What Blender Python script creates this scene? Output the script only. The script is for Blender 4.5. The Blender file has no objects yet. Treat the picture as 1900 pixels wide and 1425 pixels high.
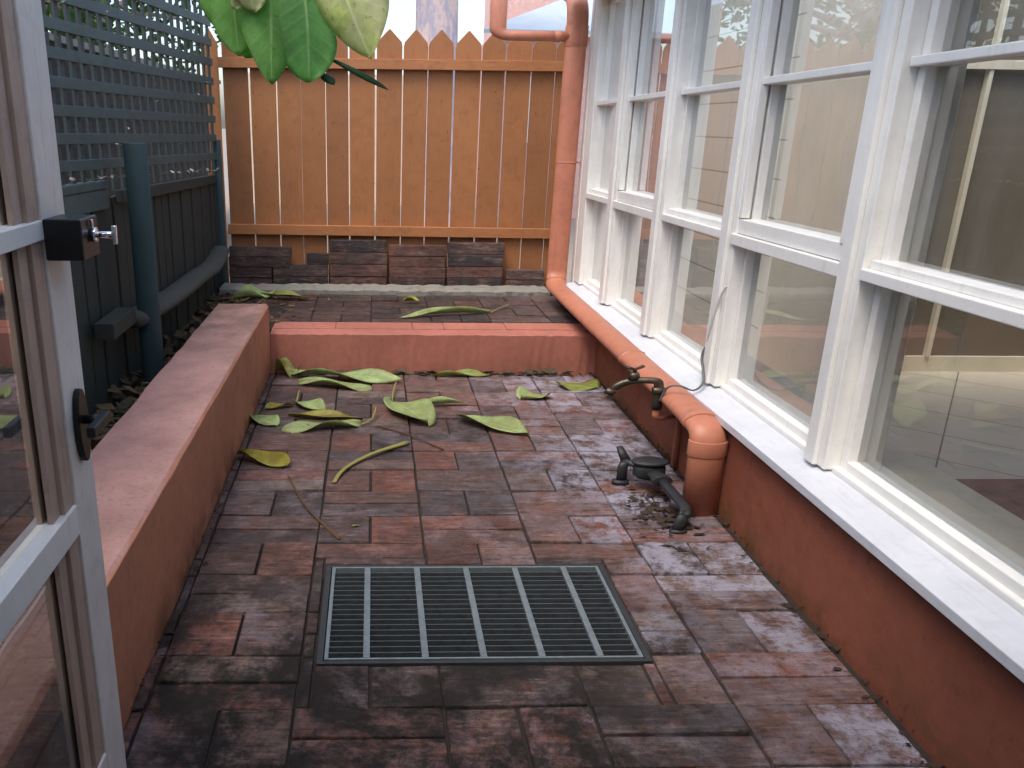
import bpy, math, random
from mathutils import Matrix, Vector
random.seed(7)
S = 1.778            # metres per layout unit (all layout numbers below are in this unit)
K = 1.778            # the photograph is stretched sideways: round things are wider than deep
sc = bpy.context.scene
# ---------------------------------------------------------------- camera
cam = bpy.data.cameras.new('camera'); co = bpy.data.objects.new('camera', cam)
sc.collection.objects.link(co); sc.camera = co
r_ = Vector((0.9993449686, -0.0329617101, 0.0149385203))
d_ = Vector((0.0040675682, -0.3078694080, -0.9514199296))
f_ = Vector((0.0359595413, 0.9508574832, -0.3075336698))
m = Matrix((r_, -d_, -f_)).transposed().to_4x4()
m.translation = Vector((0, 0, 0.88 * S)); co.matrix_world = m
cam.sensor_width = 36; cam.lens = 28.27; cam.shift_x = 0.1082
cam.clip_start = 0.02; cam.clip_end = 500
# ---------------------------------------------------------------- light
SUN_EL, SUN_AZ = 63, -143      # elevation; azimuth in degrees from +Y towards +X
w = bpy.data.worlds.new("World"); sc.world = w; w.use_nodes = True
nt = w.node_tree; bg = nt.nodes['Background']; sk = nt.nodes.new('ShaderNodeTexSky')
sk.sky_type = 'NISHITA'; sk.sun_disc = False; sk.sun_elevation = math.radians(SUN_EL)
sk.sun_rotation = math.radians(SUN_AZ); sk.dust_density = 3.0; sk.air_density = 1.0; sk.ozone_density = 1.0
nt.links.new(sk.outputs[0], bg.inputs[0]); bg.inputs[1].default_value = 0.15
sun = bpy.data.lights.new('sun', 'SUN'); sun.energy = 0.6; sun.angle = math.radians(22)
sun.color = (1, 0.96, 0.9)
so = bpy.data.objects.new('sun', sun); sc.collection.objects.link(so)
el, az = math.radians(SUN_EL), math.radians(SUN_AZ)
sd = Vector((math.sin(az) * math.cos(el), math.cos(az) * math.cos(el), math.sin(el)))
so.rotation_euler = sd.to_track_quat('Z', 'Y').to_euler()
sc.view_settings.view_transform = 'Standard'; sc.view_settings.look = 'None'
sc.view_settings.exposure = 1.35; sc.view_settings.gamma = 1
sc.view_settings.use_curve_mapping = False
try:
    sc.cycles.max_bounces = 10; sc.cycles.transparent_max_bounces = 16; sc.cycles.sample_clamp_indirect = 6
except Exception: pass

# ================================================================ materials
def srgb(r, g, b):
    f = lambda c: (c / 255 / 12.92) if c / 255 <= 0.04045 else ((c / 255 + 0.055) / 1.055) ** 2.4
    return (f(r), f(g), f(b), 1)
class NT:
    def __init__(s, name):
        s.m = bpy.data.materials.new(name); s.m.use_nodes = True; s.t = s.m.node_tree
        s.b = s.t.nodes['Principled BSDF']; s.pos = s.n('ShaderNodeNewGeometry').outputs['Position']
    def n(s, k): return s.t.nodes.new(k)
    def l(s, a, b): s.t.links.new(a, b)
    def val(s, sock, v):
        if hasattr(v, 'is_output'): s.l(v, sock)
        else: sock.default_value = v
    def noise(s, scale, detail=4, rough=.6, vec=(1, 1, 1), dist=0, off=(0, 0, 0)):
        mp = s.n('ShaderNodeMapping'); mp.inputs['Scale'].default_value = vec; mp.inputs['Location'].default_value = off
        s.l(s.pos, mp.inputs[0]); x = s.n('ShaderNodeTexNoise'); s.l(mp.outputs[0], x.inputs['Vector'])
        x.inputs['Scale'].default_value = scale; x.inputs['Detail'].default_value = detail
        x.inputs['Roughness'].default_value = rough; x.inputs['Distortion'].default_value = dist
        return x.outputs['Fac']
    def ramp(s, fac, a, b, c0=0., c1=1.):
        x = s.n('ShaderNodeMapRange'); x.interpolation_type = 'SMOOTHSTEP'
        s.l(fac, x.inputs[0]); x.inputs[1].default_value = a; x.inputs[2].default_value = b
        x.inputs[3].default_value = c0; x.inputs[4].default_value = c1; return x.outputs[0]
    def mix(s, fac, a, b, mode='MIX'):
        x = s.n('ShaderNodeMix'); x.data_type = 'RGBA'; x.blend_type = mode
        s.val(x.inputs[0], fac); s.val(x.inputs[6], a); s.val(x.inputs[7], b); return x.outputs[2]
    def math(s, op, a, b=0.):
        x = s.n('ShaderNodeMath'); x.operation = op; s.val(x.inputs[0], a); s.val(x.inputs[1], b); return x.outputs[0]
    def xyz(s, v=None):
        x = s.n('ShaderNodeSeparateXYZ'); s.l(v or s.pos, x.inputs[0]); return x.outputs
    def bump(s, h, st=.3, dist=.01):
        x = s.n('ShaderNodeBump'); x.inputs['Strength'].default_value = st; x.inputs['Distance'].default_value = dist
        s.l(h, x.inputs['Height']); s.l(x.outputs[0], s.b.inputs['Normal'])
    def out(s, col, rough=.7, metal=0, spec=None):
        s.val(s.b.inputs['Base Color'], col); s.val(s.b.inputs['Roughness'], rough)
        s.b.inputs['Metallic'].default_value = metal
        if spec is not None: s.b.inputs['Specular IOR Level'].default_value = spec
        return s.m
MAT = {}
def render_mat(name, base, top=None, moss=0.):
    n = NT(name); c = n.mix(n.ramp(n.noise(1.3, 5, .65), .3, .7), [x * .8 for x in base[:3]] + [1], [min(1, x * 1.15) for x in base[:3]] + [1])
    c = n.mix(n.ramp(n.noise(22, 6, .7), .35, .75, 0, .3), c, [x * .55 for x in base[:3]] + [1])
    c = n.mix(n.ramp(n.noise(11, 7, .8, off=(3, 9, 4)), .56, .70, 0, .5), c, [x * .42 for x in base[:3]] + [1])
    c = n.mix(n.ramp(n.noise(75, 4, .7, off=(1, 2, 8)), .64, .72, 0, .6), c, [x * .35 for x in base[:3]] + [1])
    fine = n.noise(180, 3, .6)
    if top:
        g = n.n('ShaderNodeNewGeometry'); z = n.xyz(g.outputs['Normal'])[2]
        t = n.ramp(z, .6, .9)
        tc = n.mix(n.ramp(n.noise(3.2, 6, .7, off=(4, 2, 0)), .35, .72), top, [x * .68 for x in top[:3]] + [1])
        tc = n.mix(n.ramp(n.noise(60, 4, .7), .5, .75, 0, .45), tc, srgb(70, 62, 52))
        yy = n.xyz()[1]
        tc = n.mix(n.math('MULTIPLY', n.ramp(yy, 3.2, 5.0, 0, .55), n.ramp(n.noise(5, 5, .7), .35, .6)), tc, srgb(92, 78, 56))
        c = n.mix(t, c, tc)
    if moss:
        zz = n.xyz()[2]
        mm = n.math('MULTIPLY', n.ramp(zz, .16, .0), n.ramp(n.noise(7, 5, .7), .4, .62, 0, moss))
        c = n.mix(mm, c, srgb(84, 66, 34))
    n.bump(n.math('ADD', n.math('MULTIPLY', n.noise(30, 5, .6), 1.), n.math('MULTIPLY', fine, .3)), .25, .008)
    return n.out(c, n.ramp(n.noise(9), .3, .7, .55, .75), spec=.35)
MAT['terra'] = render_mat('terracotta_render', srgb(140, 82, 62), moss=.6)
MAT['planter'] = render_mat('terracotta_planter_render', srgb(182, 122, 94), top=srgb(182, 140, 130), moss=.7)
MAT['step'] = render_mat('terracotta_step_paint', srgb(170, 108, 92), moss=.2)
def paint(name, col, dirt=.25, dirtcol=None, rough=.5, grain=None, big=2.5, vary=0., streak=0.):
    n = NT(name); base = list(col)
    dc = dirtcol or [x * .5 for x in base[:3]] + [1]
    c = n.mix(n.ramp(n.noise(big, 5, .65), .3, .7), [x * .88 for x in base[:3]] + [1], base)
    c = n.mix(n.ramp(n.noise(14, 6, .75), .45, .8, 0, dirt), c, dc)
    if vary:
        oi = n.n('ShaderNodeObjectInfo').outputs['Random']
        c = n.mix(n.ramp(oi, 0, 1, 0, vary), c, dc); c = n.mix(n.ramp(n.noise(40, 2, .5, vec=(1, 1, .6)), .70, .76, 0, .6), c, srgb(70, 48, 36))
    if streak:
        c = n.mix(n.ramp(n.noise(9, 6, .7, vec=(3, 3, .18), off=(3, 1, 5)), .52, .72, 0, streak), c, dc)
        c = n.mix(n.ramp(n.noise(120, 3, .7), .66, .74, 0, .5), c, dc)
    if grain:
        g = n.noise(12, 5, .6, vec=grain); c = n.mix(n.ramp(g, .5, .8, 0, .28), c, dc); n.bump(g, .25, .006)
    else: n.bump(n.noise(45, 4, .6), .12, .004)
    return n.out(c, rough, spec=.4)
MAT['fence'] = paint('ochre_fence_paint', srgb(168, 112, 68), .35, srgb(92, 56, 38), .65, (6, 6, .5), vary=.3)
MAT['rail'] = paint('ochre_rail_paint', srgb(172, 114, 70), .4, srgb(92, 56, 38), .65, (.5, 6, 6))
MAT['pipe'] = paint('terracotta_pipe_paint', srgb(188, 122, 96), .5, srgb(130, 84, 68), .45, streak=.3)
MAT['white'] = paint('white_gloss_paint', (.88, .87, .82, 1), .15, srgb(168, 160, 145), .4, None, 1.2, streak=.18)
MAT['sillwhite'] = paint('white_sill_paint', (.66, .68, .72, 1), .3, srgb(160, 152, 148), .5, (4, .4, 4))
MAT['doorpaint'] = paint('door_paint', srgb(236, 230, 222), .25, srgb(150, 132, 112), .45, (6, 6, .4))
MAT['doorbead'] = paint('door_bead_paint', srgb(192, 166, 150), .35, srgb(110, 92, 84), .5, (6, 6, .4))
MAT['cream'] = paint('cream_paint', srgb(222, 214, 190), .2, srgb(160, 150, 125), .6)
MAT['teal'] = paint('dark_green_lattice_paint', srgb(74, 92, 88), .5, srgb(38, 46, 42), .6, (4, 1, 4))
MAT['teallath'] = paint('dark_green_lath_paint', srgb(62, 74, 72), .5, srgb(36, 42, 40), .65)
MAT['tealdark'] = paint('dark_green_paling_paint', srgb(50, 56, 50), .5, srgb(26, 28, 26), .75, (5, 5, .5))
MAT['tealpost'] = paint('dark_green_post_paint', srgb(50, 72, 74), .3, srgb(30, 40, 40), .55, (5, 5, .5))
MAT['black'] = paint('black_enamel', (.012, .011, .013, 1), .2, (.03, .03, .03, 1), .32)
MAT['concrete'] = paint('weathered_concrete', srgb(142, 138, 128), .85, srgb(52, 50, 44), .9, None, 14, streak=.4)
MAT['mortar'] = paint('dark_mortar_soil', srgb(48, 40, 34), .6, srgb(28, 26, 20), .95)
MAT['soil'] = paint('dark_soil', srgb(52, 44, 36), .6, srgb(30, 26, 20), .95, None, 8)
MAT['drive'] = paint('pale_driveway', srgb(150, 138, 124), .3, srgb(110, 104, 94), .9)
MAT['inner'] = paint('interior_plaster', srgb(226, 218, 202), .1, None, .7)
MAT['streetwall'] = paint('street_wall_beige', srgb(226, 206, 182), .4, srgb(150, 120, 96), .8)
MAT['rawlog'] = paint('weathered_log', srgb(72, 74, 68), .5, srgb(40, 40, 34), .85, (6, .6, 6))
MAT['innerdark'] = paint('interior_dark_panel', srgb(112, 104, 88), .25, None, .5)
MAT['roofgrey'] = paint('grey_sheet_roof', srgb(186, 194, 200), .2, None, .6)  # roof grey paled to carry the glare beyond the fence
MAT['pinkwall'] = paint('pink_brick_wall', srgb(214, 172, 162), .6, srgb(236, 230, 226), .8)  # pink lightened to imitate glare from the bright sky
MAT['twig'] = paint('brown_twig', srgb(92, 66, 44), .4, None, .8)
MAT['greenstem'] = paint('green_stem', srgb(142, 138, 72), .35, srgb(110, 84, 44), .6)
MAT['cable'] = paint('grey_cable', srgb(98, 104, 104), .2, None, .5)
MAT['cablewhite'] = paint('painted_cable', srgb(215, 215, 210), .1, None, .5)
MAT['chrome'] = NT('chrome').out((.75, .76, .8, 1), .12, 1)
def metal(name, col, rust, rc, rough=.5, met=.6):
    n = NT(name); c = n.mix(n.ramp(n.noise(30, 5, .7), .4, .7, 0, rust), col, rc)
    n.bump(n.noise(90, 4, .6), .3, .003); return n.out(c, rough, met)
MAT['galv'] = metal('galvanised_steel', srgb(126, 136, 138), .4, srgb(84, 90, 88), .5, .45)
MAT['bars'] = metal('dull_steel_bars', srgb(80, 86, 90), .5, srgb(50, 50, 50), .55, .4)
MAT['grateframe'] = metal('dark_steel_frame', srgb(58, 62, 64), .4, srgb(48, 40, 34), .6, .4)
MAT['brass'] = metal('aged_brass', srgb(74, 70, 62), .6, srgb(120, 104, 84), .42, .7)
MAT['iron'] = metal('weathered_meter_metal', srgb(50, 56, 60), .8, srgb(58, 46, 38), .55, .4)
MAT['pit'] = NT('drain_pit_dark').out((.012, .012, .013, 1), .9)
# glass: thin sheet, transparent with Fresnel reflection
def glass(name, tint, extra=.0):
    mt = bpy.data.materials.new(name); mt.use_nodes = True; t = mt.node_tree; t.nodes.clear()
    o = t.nodes.new('ShaderNodeOutputMaterial'); mx = t.nodes.new('ShaderNodeMixShader')
    tr = t.nodes.new('ShaderNodeBsdfTransparent'); gl = t.nodes.new('ShaderNodeBsdfGlossy'); fr = t.nodes.new('ShaderNodeVectorMath')
    tr.inputs[0].default_value = tint; gl.inputs['Roughness'].default_value = 0.012; fr.operation = 'DOT_PRODUCT'
    def mth(op, x, y):
        q = t.nodes.new('ShaderNodeMath'); q.operation = op
        for k_, v_ in ((0, x), (1, y)):
            if v_ is None: continue
            if hasattr(v_, 'is_output'): t.links.new(v_, q.inputs[k_])
            else: q.inputs[k_].default_value = v_
        return q.outputs[0]
    geo = t.nodes.new('ShaderNodeNewGeometry'); nz = t.nodes.new('ShaderNodeTexNoise'); nz.inputs['Scale'].default_value = 2.2
    t.links.new(geo.outputs['Position'], nz.inputs['Vector']); bp = t.nodes.new('ShaderNodeBump')
    bp.inputs['Strength'].default_value = .12; bp.inputs['Distance'].default_value = .01
    t.links.new(nz.outputs[0], bp.inputs['Height']); t.links.new(bp.outputs[0], gl.inputs['Normal'])
    a = t.nodes.new('ShaderNodeMath'); a.operation = 'MULTIPLY_ADD'; a.inputs[1].default_value = 3.8; a.inputs[2].default_value = extra
    a.use_clamp = True
    t.links.new(geo.outputs['Normal'], fr.inputs[0]); t.links.new(geo.outputs['Incoming'], fr.inputs[1])
    om = mth('SUBTRACT', 1., mth('ABSOLUTE', fr.outputs['Value'], None)); p5 = mth('POWER', om, 5.)
    F = mth('ADD', mth('MULTIPLY', p5, .96), .042)
    t.links.new(F, a.inputs[0]); t.links.new(a.outputs[0], mx.inputs[0])
    t.links.new(tr.outputs[0], mx.inputs[1]); t.links.new(gl.outputs[0], mx.inputs[2])
    df = t.nodes.new('ShaderNodeBsdfDiffuse'); df.inputs[0].default_value = (.75, .74, .70, 1); m2 = t.nodes.new('ShaderNodeMixShader')
    mp = t.nodes.new('ShaderNodeMapping'); mp.inputs['Scale'].default_value = (2, 2, .35); t.links.new(geo.outputs['Position'], mp.inputs[0])
    n2 = t.nodes.new('ShaderNodeTexNoise'); n2.inputs['Scale'].default_value = 5; n2.inputs['Detail'].default_value = 7; t.links.new(mp.outputs[0], n2.inputs['Vector'])
    mr = t.nodes.new('ShaderNodeMapRange'); mr.inputs[1].default_value = .35; mr.inputs[2].default_value = .75; mr.inputs[3].default_value = .015; mr.inputs[4].default_value = .10
    t.links.new(n2.outputs[0], mr.inputs[0]); t.links.new(mr.outputs[0], m2.inputs[0])
    t.links.new(mx.outputs[0], m2.inputs[1]); t.links.new(df.outputs[0], m2.inputs[2]); t.links.new(m2.outputs[0], o.inputs[0])
    return mt
MAT['glass'] = glass('window_glass', (.93, .95, .93, 1))
MAT['doorglass'] = glass('door_glass', (.55, .57, .56, 1))
def brick_mat(name, pale_tint=1., moss=1., tone=1.):
    n = NT(name); a = n.n('ShaderNodeVertexColor'); a.layer_name = 'tint'; t = n.xyz(a.outputs['Color'])
    cr = n.n('ShaderNodeValToRGB'); n.l(t[0], cr.inputs[0]); e = cr.color_ramp.elements
    cols = [(0, srgb(60, 50, 50)), (.2, srgb(98, 78, 72)), (.4, srgb(128, 92, 80)), (.62, srgb(144, 84, 66)), (.85, srgb(142, 120, 106)), (1, srgb(88, 60, 56))]
    e[0].position = 0; e[0].color = cols[0][1]; e[1].position = 1; e[1].color = cols[-1][1]
    for p, c in cols[1:-1]: x = e.new(p); x.color = c
    c = cr.outputs[0]
    # streaks, tone patches and pits inside each brick
    c = n.mix(n.ramp(n.noise(34, 8, .75, vec=(.45, 1.6, 1), dist=.2), .44, .62, 0, .65), c, srgb(62, 48, 46))
    c = n.mix(n.ramp(n.noise(17, 8, .75, vec=(.6, 1.3, 1), off=(9, 3, 1), dist=.1), .52, .66, 0, .6), c, srgb(156, 92, 66))
    c = n.mix(n.ramp(n.noise(24, 8, .8, vec=(.6, 1.3, 1), off=(2, 8, 1)), .56, .7, 0, .4), c, srgb(150, 132, 116))
    ba = n.noise(26, 6, .7, vec=(.28, 2.6, 1), off=(5, 5, 2))
    c = n.mix(n.ramp(ba, .52, .64, 0, .6), c, srgb(160, 136, 122)); c = n.mix(n.ramp(ba, .47, .36, 0, .7), c, srgb(46, 35, 34))
    p = n.xyz()
    # pale bluish patches, strongest along the sunroom wall
    bx = n.ramp(p[0], .30, 1.25, .2, .98)
    bl = n.math('MULTIPLY', bx, n.ramp(n.noise(8.5, 8, .78, off=(2, 7, 0), dist=.15), .40, .60))
    c = n.mix(n.math('MULTIPLY', n.math('MULTIPLY', bl, n.ramp(t[1], .05, .95, .3, 1.15)), pale_tint), c, srgb(176, 172, 186))
    # dark moss and algae, strongest to the left and near
    mx = n.math('MULTIPLY', n.ramp(p[0], 1.35, .5, .12, 1), n.ramp(p[1], 3.3, 1.9, .45, 1.1))
    mo = n.math('MULTIPLY', mx, n.ramp(n.noise(4.2, 8, .78, off=(1, 1, 4), dist=.2), .36, .56, 0, .92))
    c = n.mix(n.math('MULTIPLY', mo, moss), c, srgb(36, 31, 26))
    c = n.mix(n.ramp(n.noise(70, 4, .7, vec=(.7, 1.3, 1)), .58, .7, 0, .75), c, srgb(44, 34, 32))
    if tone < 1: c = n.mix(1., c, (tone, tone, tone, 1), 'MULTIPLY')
    h = n.math('ADD', n.noise(20, 6, .7, vec=(.35, 2.2, 1)), n.math('MULTIPLY', n.noise(70, 6, .75), .9))
    n.bump(h, 1., .016)
    return n.out(c, n.ramp(n.noise(8, 5, .6), .35, .7, .42, .75), spec=.5)
MAT['brick'] = brick_mat('courtyard_brick'); MAT['loosebrick'] = brick_mat('loose_brick', .25, 1.1, .8)
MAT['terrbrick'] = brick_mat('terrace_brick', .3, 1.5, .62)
def wallbrick():
    n = NT('neighbour_brickwork'); b = n.n('ShaderNodeTexBrick'); mp = n.n('ShaderNodeMapping')
    mp.inputs['Rotation'].default_value = (math.pi / 2, 0, math.pi / 2); n.l(n.pos, mp.inputs[0]); n.l(mp.outputs[0], b.inputs[0])
    b.inputs['Scale'].default_value = 2.2; b.inputs['Color1'].default_value = srgb(40, 31, 30); b.inputs['Color2'].default_value = srgb(28, 24, 25)
    b.inputs['Mortar'].default_value = srgb(44, 41, 40); n.bump(b.outputs['Fac'], -.4, .01); return n.out(b.outputs[0], .85)
MAT['wallbrick'] = wallbrick()
def tiles():
    n = NT('cream_floor_tiles'); b = n.n('ShaderNodeTexBrick'); b.offset = 0
    mp = n.n('ShaderNodeMapping'); mp.inputs['Rotation'].default_value = (0, 0, math.radians(38)); n.l(n.pos, mp.inputs[0]); n.l(mp.outputs[0], b.inputs[0])
    b.inputs['Scale'].default_value = 1; b.inputs['Brick Width'].default_value = .42; b.inputs['Row Height'].default_value = .42
    b.inputs['Mortar Size'].default_value = .004
    b.inputs['Color1'].default_value = srgb(205, 196, 178); b.inputs['Color2'].default_value = srgb(198, 188, 170); b.inputs['Mortar'].default_value = srgb(110, 98, 84)
    return n.out(b.outputs[0], .35)
MAT['tiles'] = tiles()
def siding():
    n = NT('white_weatherboard'); z = n.xyz()[2]; fr = n.math('FRACT', n.math('MULTIPLY', z, 1 / .25))
    c = n.mix(n.ramp(fr, .0, .06, 1, 0), srgb(225, 220, 205), srgb(110, 104, 92)); n.bump(fr, .5, .02); return n.out(c, .6)
MAT['siding'] = siding()
def leafmat(name, col, vein, dry=0., drycol=None, trans=.35, rough=.45):
    n = NT(name); a = n.n('ShaderNodeVertexColor'); a.layer_name = 'uvl'; q = n.xyz(a.outputs['Color'])
    av, t = q[0], q[1]
    c = n.mix(n.ramp(n.noise(14, 5, .65), .3, .7), [x * .78 for x in col[:3]] + [1], [min(1, x * 1.15) for x in col[:3]] + [1])
    side = n.math('SINE', n.math('SUBTRACT', n.math('MULTIPLY', t, 62.), n.math('MULTIPLY', av, 9.)))
    c = n.mix(n.math('MULTIPLY', n.ramp(side, .75, 1.), .28), c, vein)
    c = n.mix(n.ramp(av, .07, .02), c, vein)
    if dry:
        c = n.mix(n.math('MULTIPLY', n.ramp(n.noise(9, 4, .6), .42, .6), dry), c, drycol)
        c = n.mix(n.ramp(n.n('ShaderNodeObjectInfo').outputs['Random'], 0, 1, 0, .35), c, drycol)
        c = n.mix(n.ramp(n.noise(55, 4, .7, off=(2, 2, 2)), .62, .68, 0, .7 * min(1, dry * 2)), c, srgb(92, 68, 40))
    n.bump(n.math('ADD', n.ramp(av, .1, .0), n.math('MULTIPLY', side, .15)), .4, .004)
    n.out(c, rough, spec=.35)
    if trans:
        mt = n.m; t_ = n.t; o = [x for x in t_.nodes if x.type == 'OUTPUT_MATERIAL'][0]
        tl = n.n('ShaderNodeBsdfTranslucent'); n.l(c, tl.inputs[0]); mx = n.n('ShaderNodeMixShader'); mx.inputs[0].default_value = trans
        n.l(n.b.outputs[0], mx.inputs[1]); n.l(tl.outputs[0], mx.inputs[2]); n.l(mx.outputs[0], o.inputs[0])
    return n.m
MAT['lpale'] = leafmat('fallen_leaf_pale_green', srgb(158, 182, 116), srgb(196, 208, 156), .5, srgb(130, 126, 76), .2)
MAT['lolive'] = leafmat('fallen_leaf_olive', srgb(136, 150, 76), srgb(176, 180, 110), .5, srgb(128, 100, 56), .2)
MAT['lyellow'] = leafmat('fallen_leaf_yellow', srgb(160, 158, 58), srgb(180, 170, 90), .7, srgb(112, 92, 34), .2)
MAT['lgreen'] = leafmat('hanging_leaf_green', srgb(160, 206, 122), srgb(206, 232, 170), .3, srgb(136, 192, 100), .74, .5)
MAT['lgreen2'] = leafmat('hanging_leaf_deep_green', srgb(148, 200, 126), srgb(196, 226, 166), .3, srgb(124, 184, 100), .74, .5)
MAT['lbright'] = leafmat('hanging_leaf_yellow_green', srgb(206, 216, 140), srgb(228, 234, 178), .35, srgb(214, 204, 184), .6, .35)
MAT['ldark'] = leafmat('hanging_leaf_dark', srgb(38, 74, 44), srgb(70, 110, 60), .0, None, .3, .4)
MAT['lcrown'] = leafmat('tree_crown_leaf', srgb(96, 140, 62), srgb(130, 170, 90), .0, None, .5, .45)
MAT['lcrown2'] = leafmat('tree_crown_leaf_dark', srgb(62, 96, 46), srgb(90, 130, 60), .0, None, .4, .45)
MAT['litter'] = leafmat('dry_litter', srgb(112, 92, 62), srgb(140, 120, 90), .6, srgb(70, 52, 36), .1, .8)
MAT['glintfleck'] = leafmat('pale_glint_flecks', srgb(190, 180, 160), srgb(210, 200, 180), .5, srgb(120, 100, 76), .1, .8)  # pale colour imitating sun glints on the lattice
MAT['crumb'] = leafmat('dark_crumbs', srgb(70, 54, 42), srgb(90, 74, 60), .6, srgb(40, 32, 28), .05, .9)
MAT['weed'] = leafmat('dull_weed', srgb(50, 54, 40), srgb(70, 72, 52), .5, srgb(96, 86, 66), .2, .7)
def bark():
    n = NT('mottled_bark'); c = n.mix(n.ramp(n.noise(7, 5, .7, vec=(1, 1, .35)), .42, .58), srgb(222, 196, 188), srgb(182, 172, 184))  # bark tones lightened for the sky glare behind the trunk
    n.bump(n.noise(20, 5, .7), .5, .02); return n.out(c, .85)
MAT['bark'] = bark()

# ================================================================ mesh helpers
def wloc(o):
    v = Vector((0, 0, 0))
    while o: v += o.location; o = o.parent
    return v
class MB:
    def __init__(s): s.v = []; s.f = []; s.c = None; s.sm = False
    def add(s, vs, fs):
        k = len(s.v); s.v += [tuple(x) for x in vs]; s.f += [tuple(i + k for i in f) for f in fs]; return s
    def box(s, x0, x1, y0, y1, z0, z1, fn=None):
        vs = [(x, y, z) for z in (z0, z1) for y in (y0, y1) for x in (x0, x1)]
        if fn: vs = [fn(*v) for v in vs]
        return s.add(vs, [(0, 2, 3, 1), (4, 5, 7, 6), (0, 1, 5, 4), (2, 6, 7, 3), (0, 4, 6, 2), (1, 3, 7, 5)])
    def prism(s, pts, y0, y1):     # outline in (x,z) extruded along y
        n = len(pts); vs = [(x, y0, z) for x, z in pts] + [(x, y1, z) for x, z in pts]
        return s.add(vs, [tuple(range(n)), tuple(reversed(range(n, 2 * n)))] + [(i, i + n, (i + 1) % n + n, (i + 1) % n) for i in range(n)])
    def tube(s, path, r, seg=16, smooth=3, cap=True):
        s.sm = True
        P = [Vector((x / K, y, z)) for x, y, z in path]; R = r if isinstance(r, (list, tuple)) else [r] * len(P)
        if smooth and len(P) > 2:
            Q = []; RR = []
            for i in range(len(P) - 1):
                p0 = P[max(i - 1, 0)]; p1 = P[i]; p2 = P[i + 1]; p3 = P[min(i + 2, len(P) - 1)]
                for j in range(smooth):
                    t = j / smooth; a = 2 * p1; b = p2 - p0; c = 2 * p0 - 5 * p1 + 4 * p2 - p3; d = -p0 + 3 * p1 - 3 * p2 + p3
                    Q.append(.5 * (a + b * t + c * t * t + d * t ** 3)); RR.append(R[i] * (1 - t) + R[i + 1] * t)
            Q.append(P[-1]); RR.append(R[-1]); P, R = Q, RR
        up = None; k0 = len(s.v)
        for i, p in enumerate(P):
            d = (P[min(i + 1, len(P) - 1)] - P[max(i - 1, 0)]).normalized()
            if up is None: up = Vector((0, 0, 1)) if abs(d.z) < .9 else Vector((1, 0, 0))
            a = d.cross(up).normalized(); b = a.cross(d).normalized(); up = b
            for q in range(seg):
                th = 2 * math.pi * q / seg; v = p + (a * math.cos(th) + b * math.sin(th)) * R[i]
                s.v.append((v.x * K, v.y, v.z))
        for i in range(len(P) - 1):
            for q in range(seg):
                q2 = (q + 1) % seg
                s.f.append((k0 + i * seg + q, k0 + i * seg + q2, k0 + (i + 1) * seg + q2, k0 + (i + 1) * seg + q))
        if cap:
            s.f.append(tuple(k0 + q for q in reversed(range(seg)))); e = k0 + (len(P) - 1) * seg; s.f.append(tuple(e + q for q in range(seg)))
        return s
    def leaf(s, base, tip, W, side, up, curl=0., wave=0., bend=0., twist=0., nu=16, nv=8, shape=1., seed=0, pw=.72):
        """leaf blade between two points; side/up are unit directions in true space"""
        s.sm = True; rnd = random.Random(seed); ph = rnd.random() * 6
        B = Vector((base[0] / K, base[1], base[2])); T = Vector((tip[0] / K, tip[1], tip[2])); k0 = len(s.v)
        if s.c is None: s.c = []
        side = Vector(side).normalized(); up = Vector(up).normalized(); L = (T - B).length
        for i in range(nu + 1):
            t = i / nu; wd = W * .5 * (max(0, math.sin(math.pi * t ** (.85 * shape))) ** pw) * (1 - .12 * math.sin(9 * t + ph) * .3)
            wd = max(wd, W * .012)
            for j in range(nv + 1):
                v = (j / nv) * 2 - 1
                h = curl * W * (v * v) * math.sin(math.pi * min(1, t + .1)) + wave * W * math.sin(7 * t + ph + 1.5 * v) * (abs(v) ** 1.5) + bend * L * math.sin(math.pi * t)
                tw = twist * t
                p = B.lerp(T, t) + (side * math.cos(tw) + up * math.sin(tw)) * (v * wd) + up * h
                s.v.append((p.x * K, p.y, p.z)); s.c.append((abs(v), t, 0, 1))
        for i in range(nu):
            for j in range(nv):
                a = k0 + i * (nv + 1) + j; s.f.append((a, a + 1, a + nv + 2, a + nv + 1))
        return s
    def build(s, name, mat, parent=None, bevel=0, seg=2, layer='uvl', thick=0, smooth=None):
        me = bpy.data.meshes.new(name); V = [Vector(v) * S for v in s.v]
        if parent is not None: org = wloc(parent)
        else:
            mn = [min(v[i] for v in V) for i in range(3)]; mx = [max(v[i] for v in V) for i in range(3)]
            org = Vector(((mn[0] + mx[0]) / 2, (mn[1] + mx[1]) / 2, mn[2]))
        me.from_pydata([v - org for v in V], [], s.f); me.validate()
        if s.c:
            al = me.color_attributes.new(layer, 'FLOAT_COLOR', 'POINT')
            for i, c in enumerate(s.c): al.data[i].color = c
        me.materials.append(MAT[mat] if isinstance(mat, str) else mat)
        o = bpy.data.objects.new(name, me); sc.collection.objects.link(o)
        if parent is not None: o.parent = parent
        else: o.location = org
        if s.sm if smooth is None else smooth:
            for p in me.polygons: p.use_smooth = True
        if thick: md = o.modifiers.new('solid', 'SOLIDIFY'); md.thickness = thick * S
        if bevel:
            md = o.modifiers.new('bevel', 'BEVEL'); md.width = bevel * S; md.segments = seg; md.limit_method = 'ANGLE'; md.angle_limit = math.radians(40)
            md.harden_normals = False
        return o
def box(*a, **k): return MB().box(*a, **k)
def thing(name, label, cat, loc, group=None):
    o = bpy.data.objects.new(name, None); sc.collection.objects.link(o); o.location = Vector(loc) * S
    o.empty_display_size = .05; return tag(o, label, cat, group)
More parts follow.
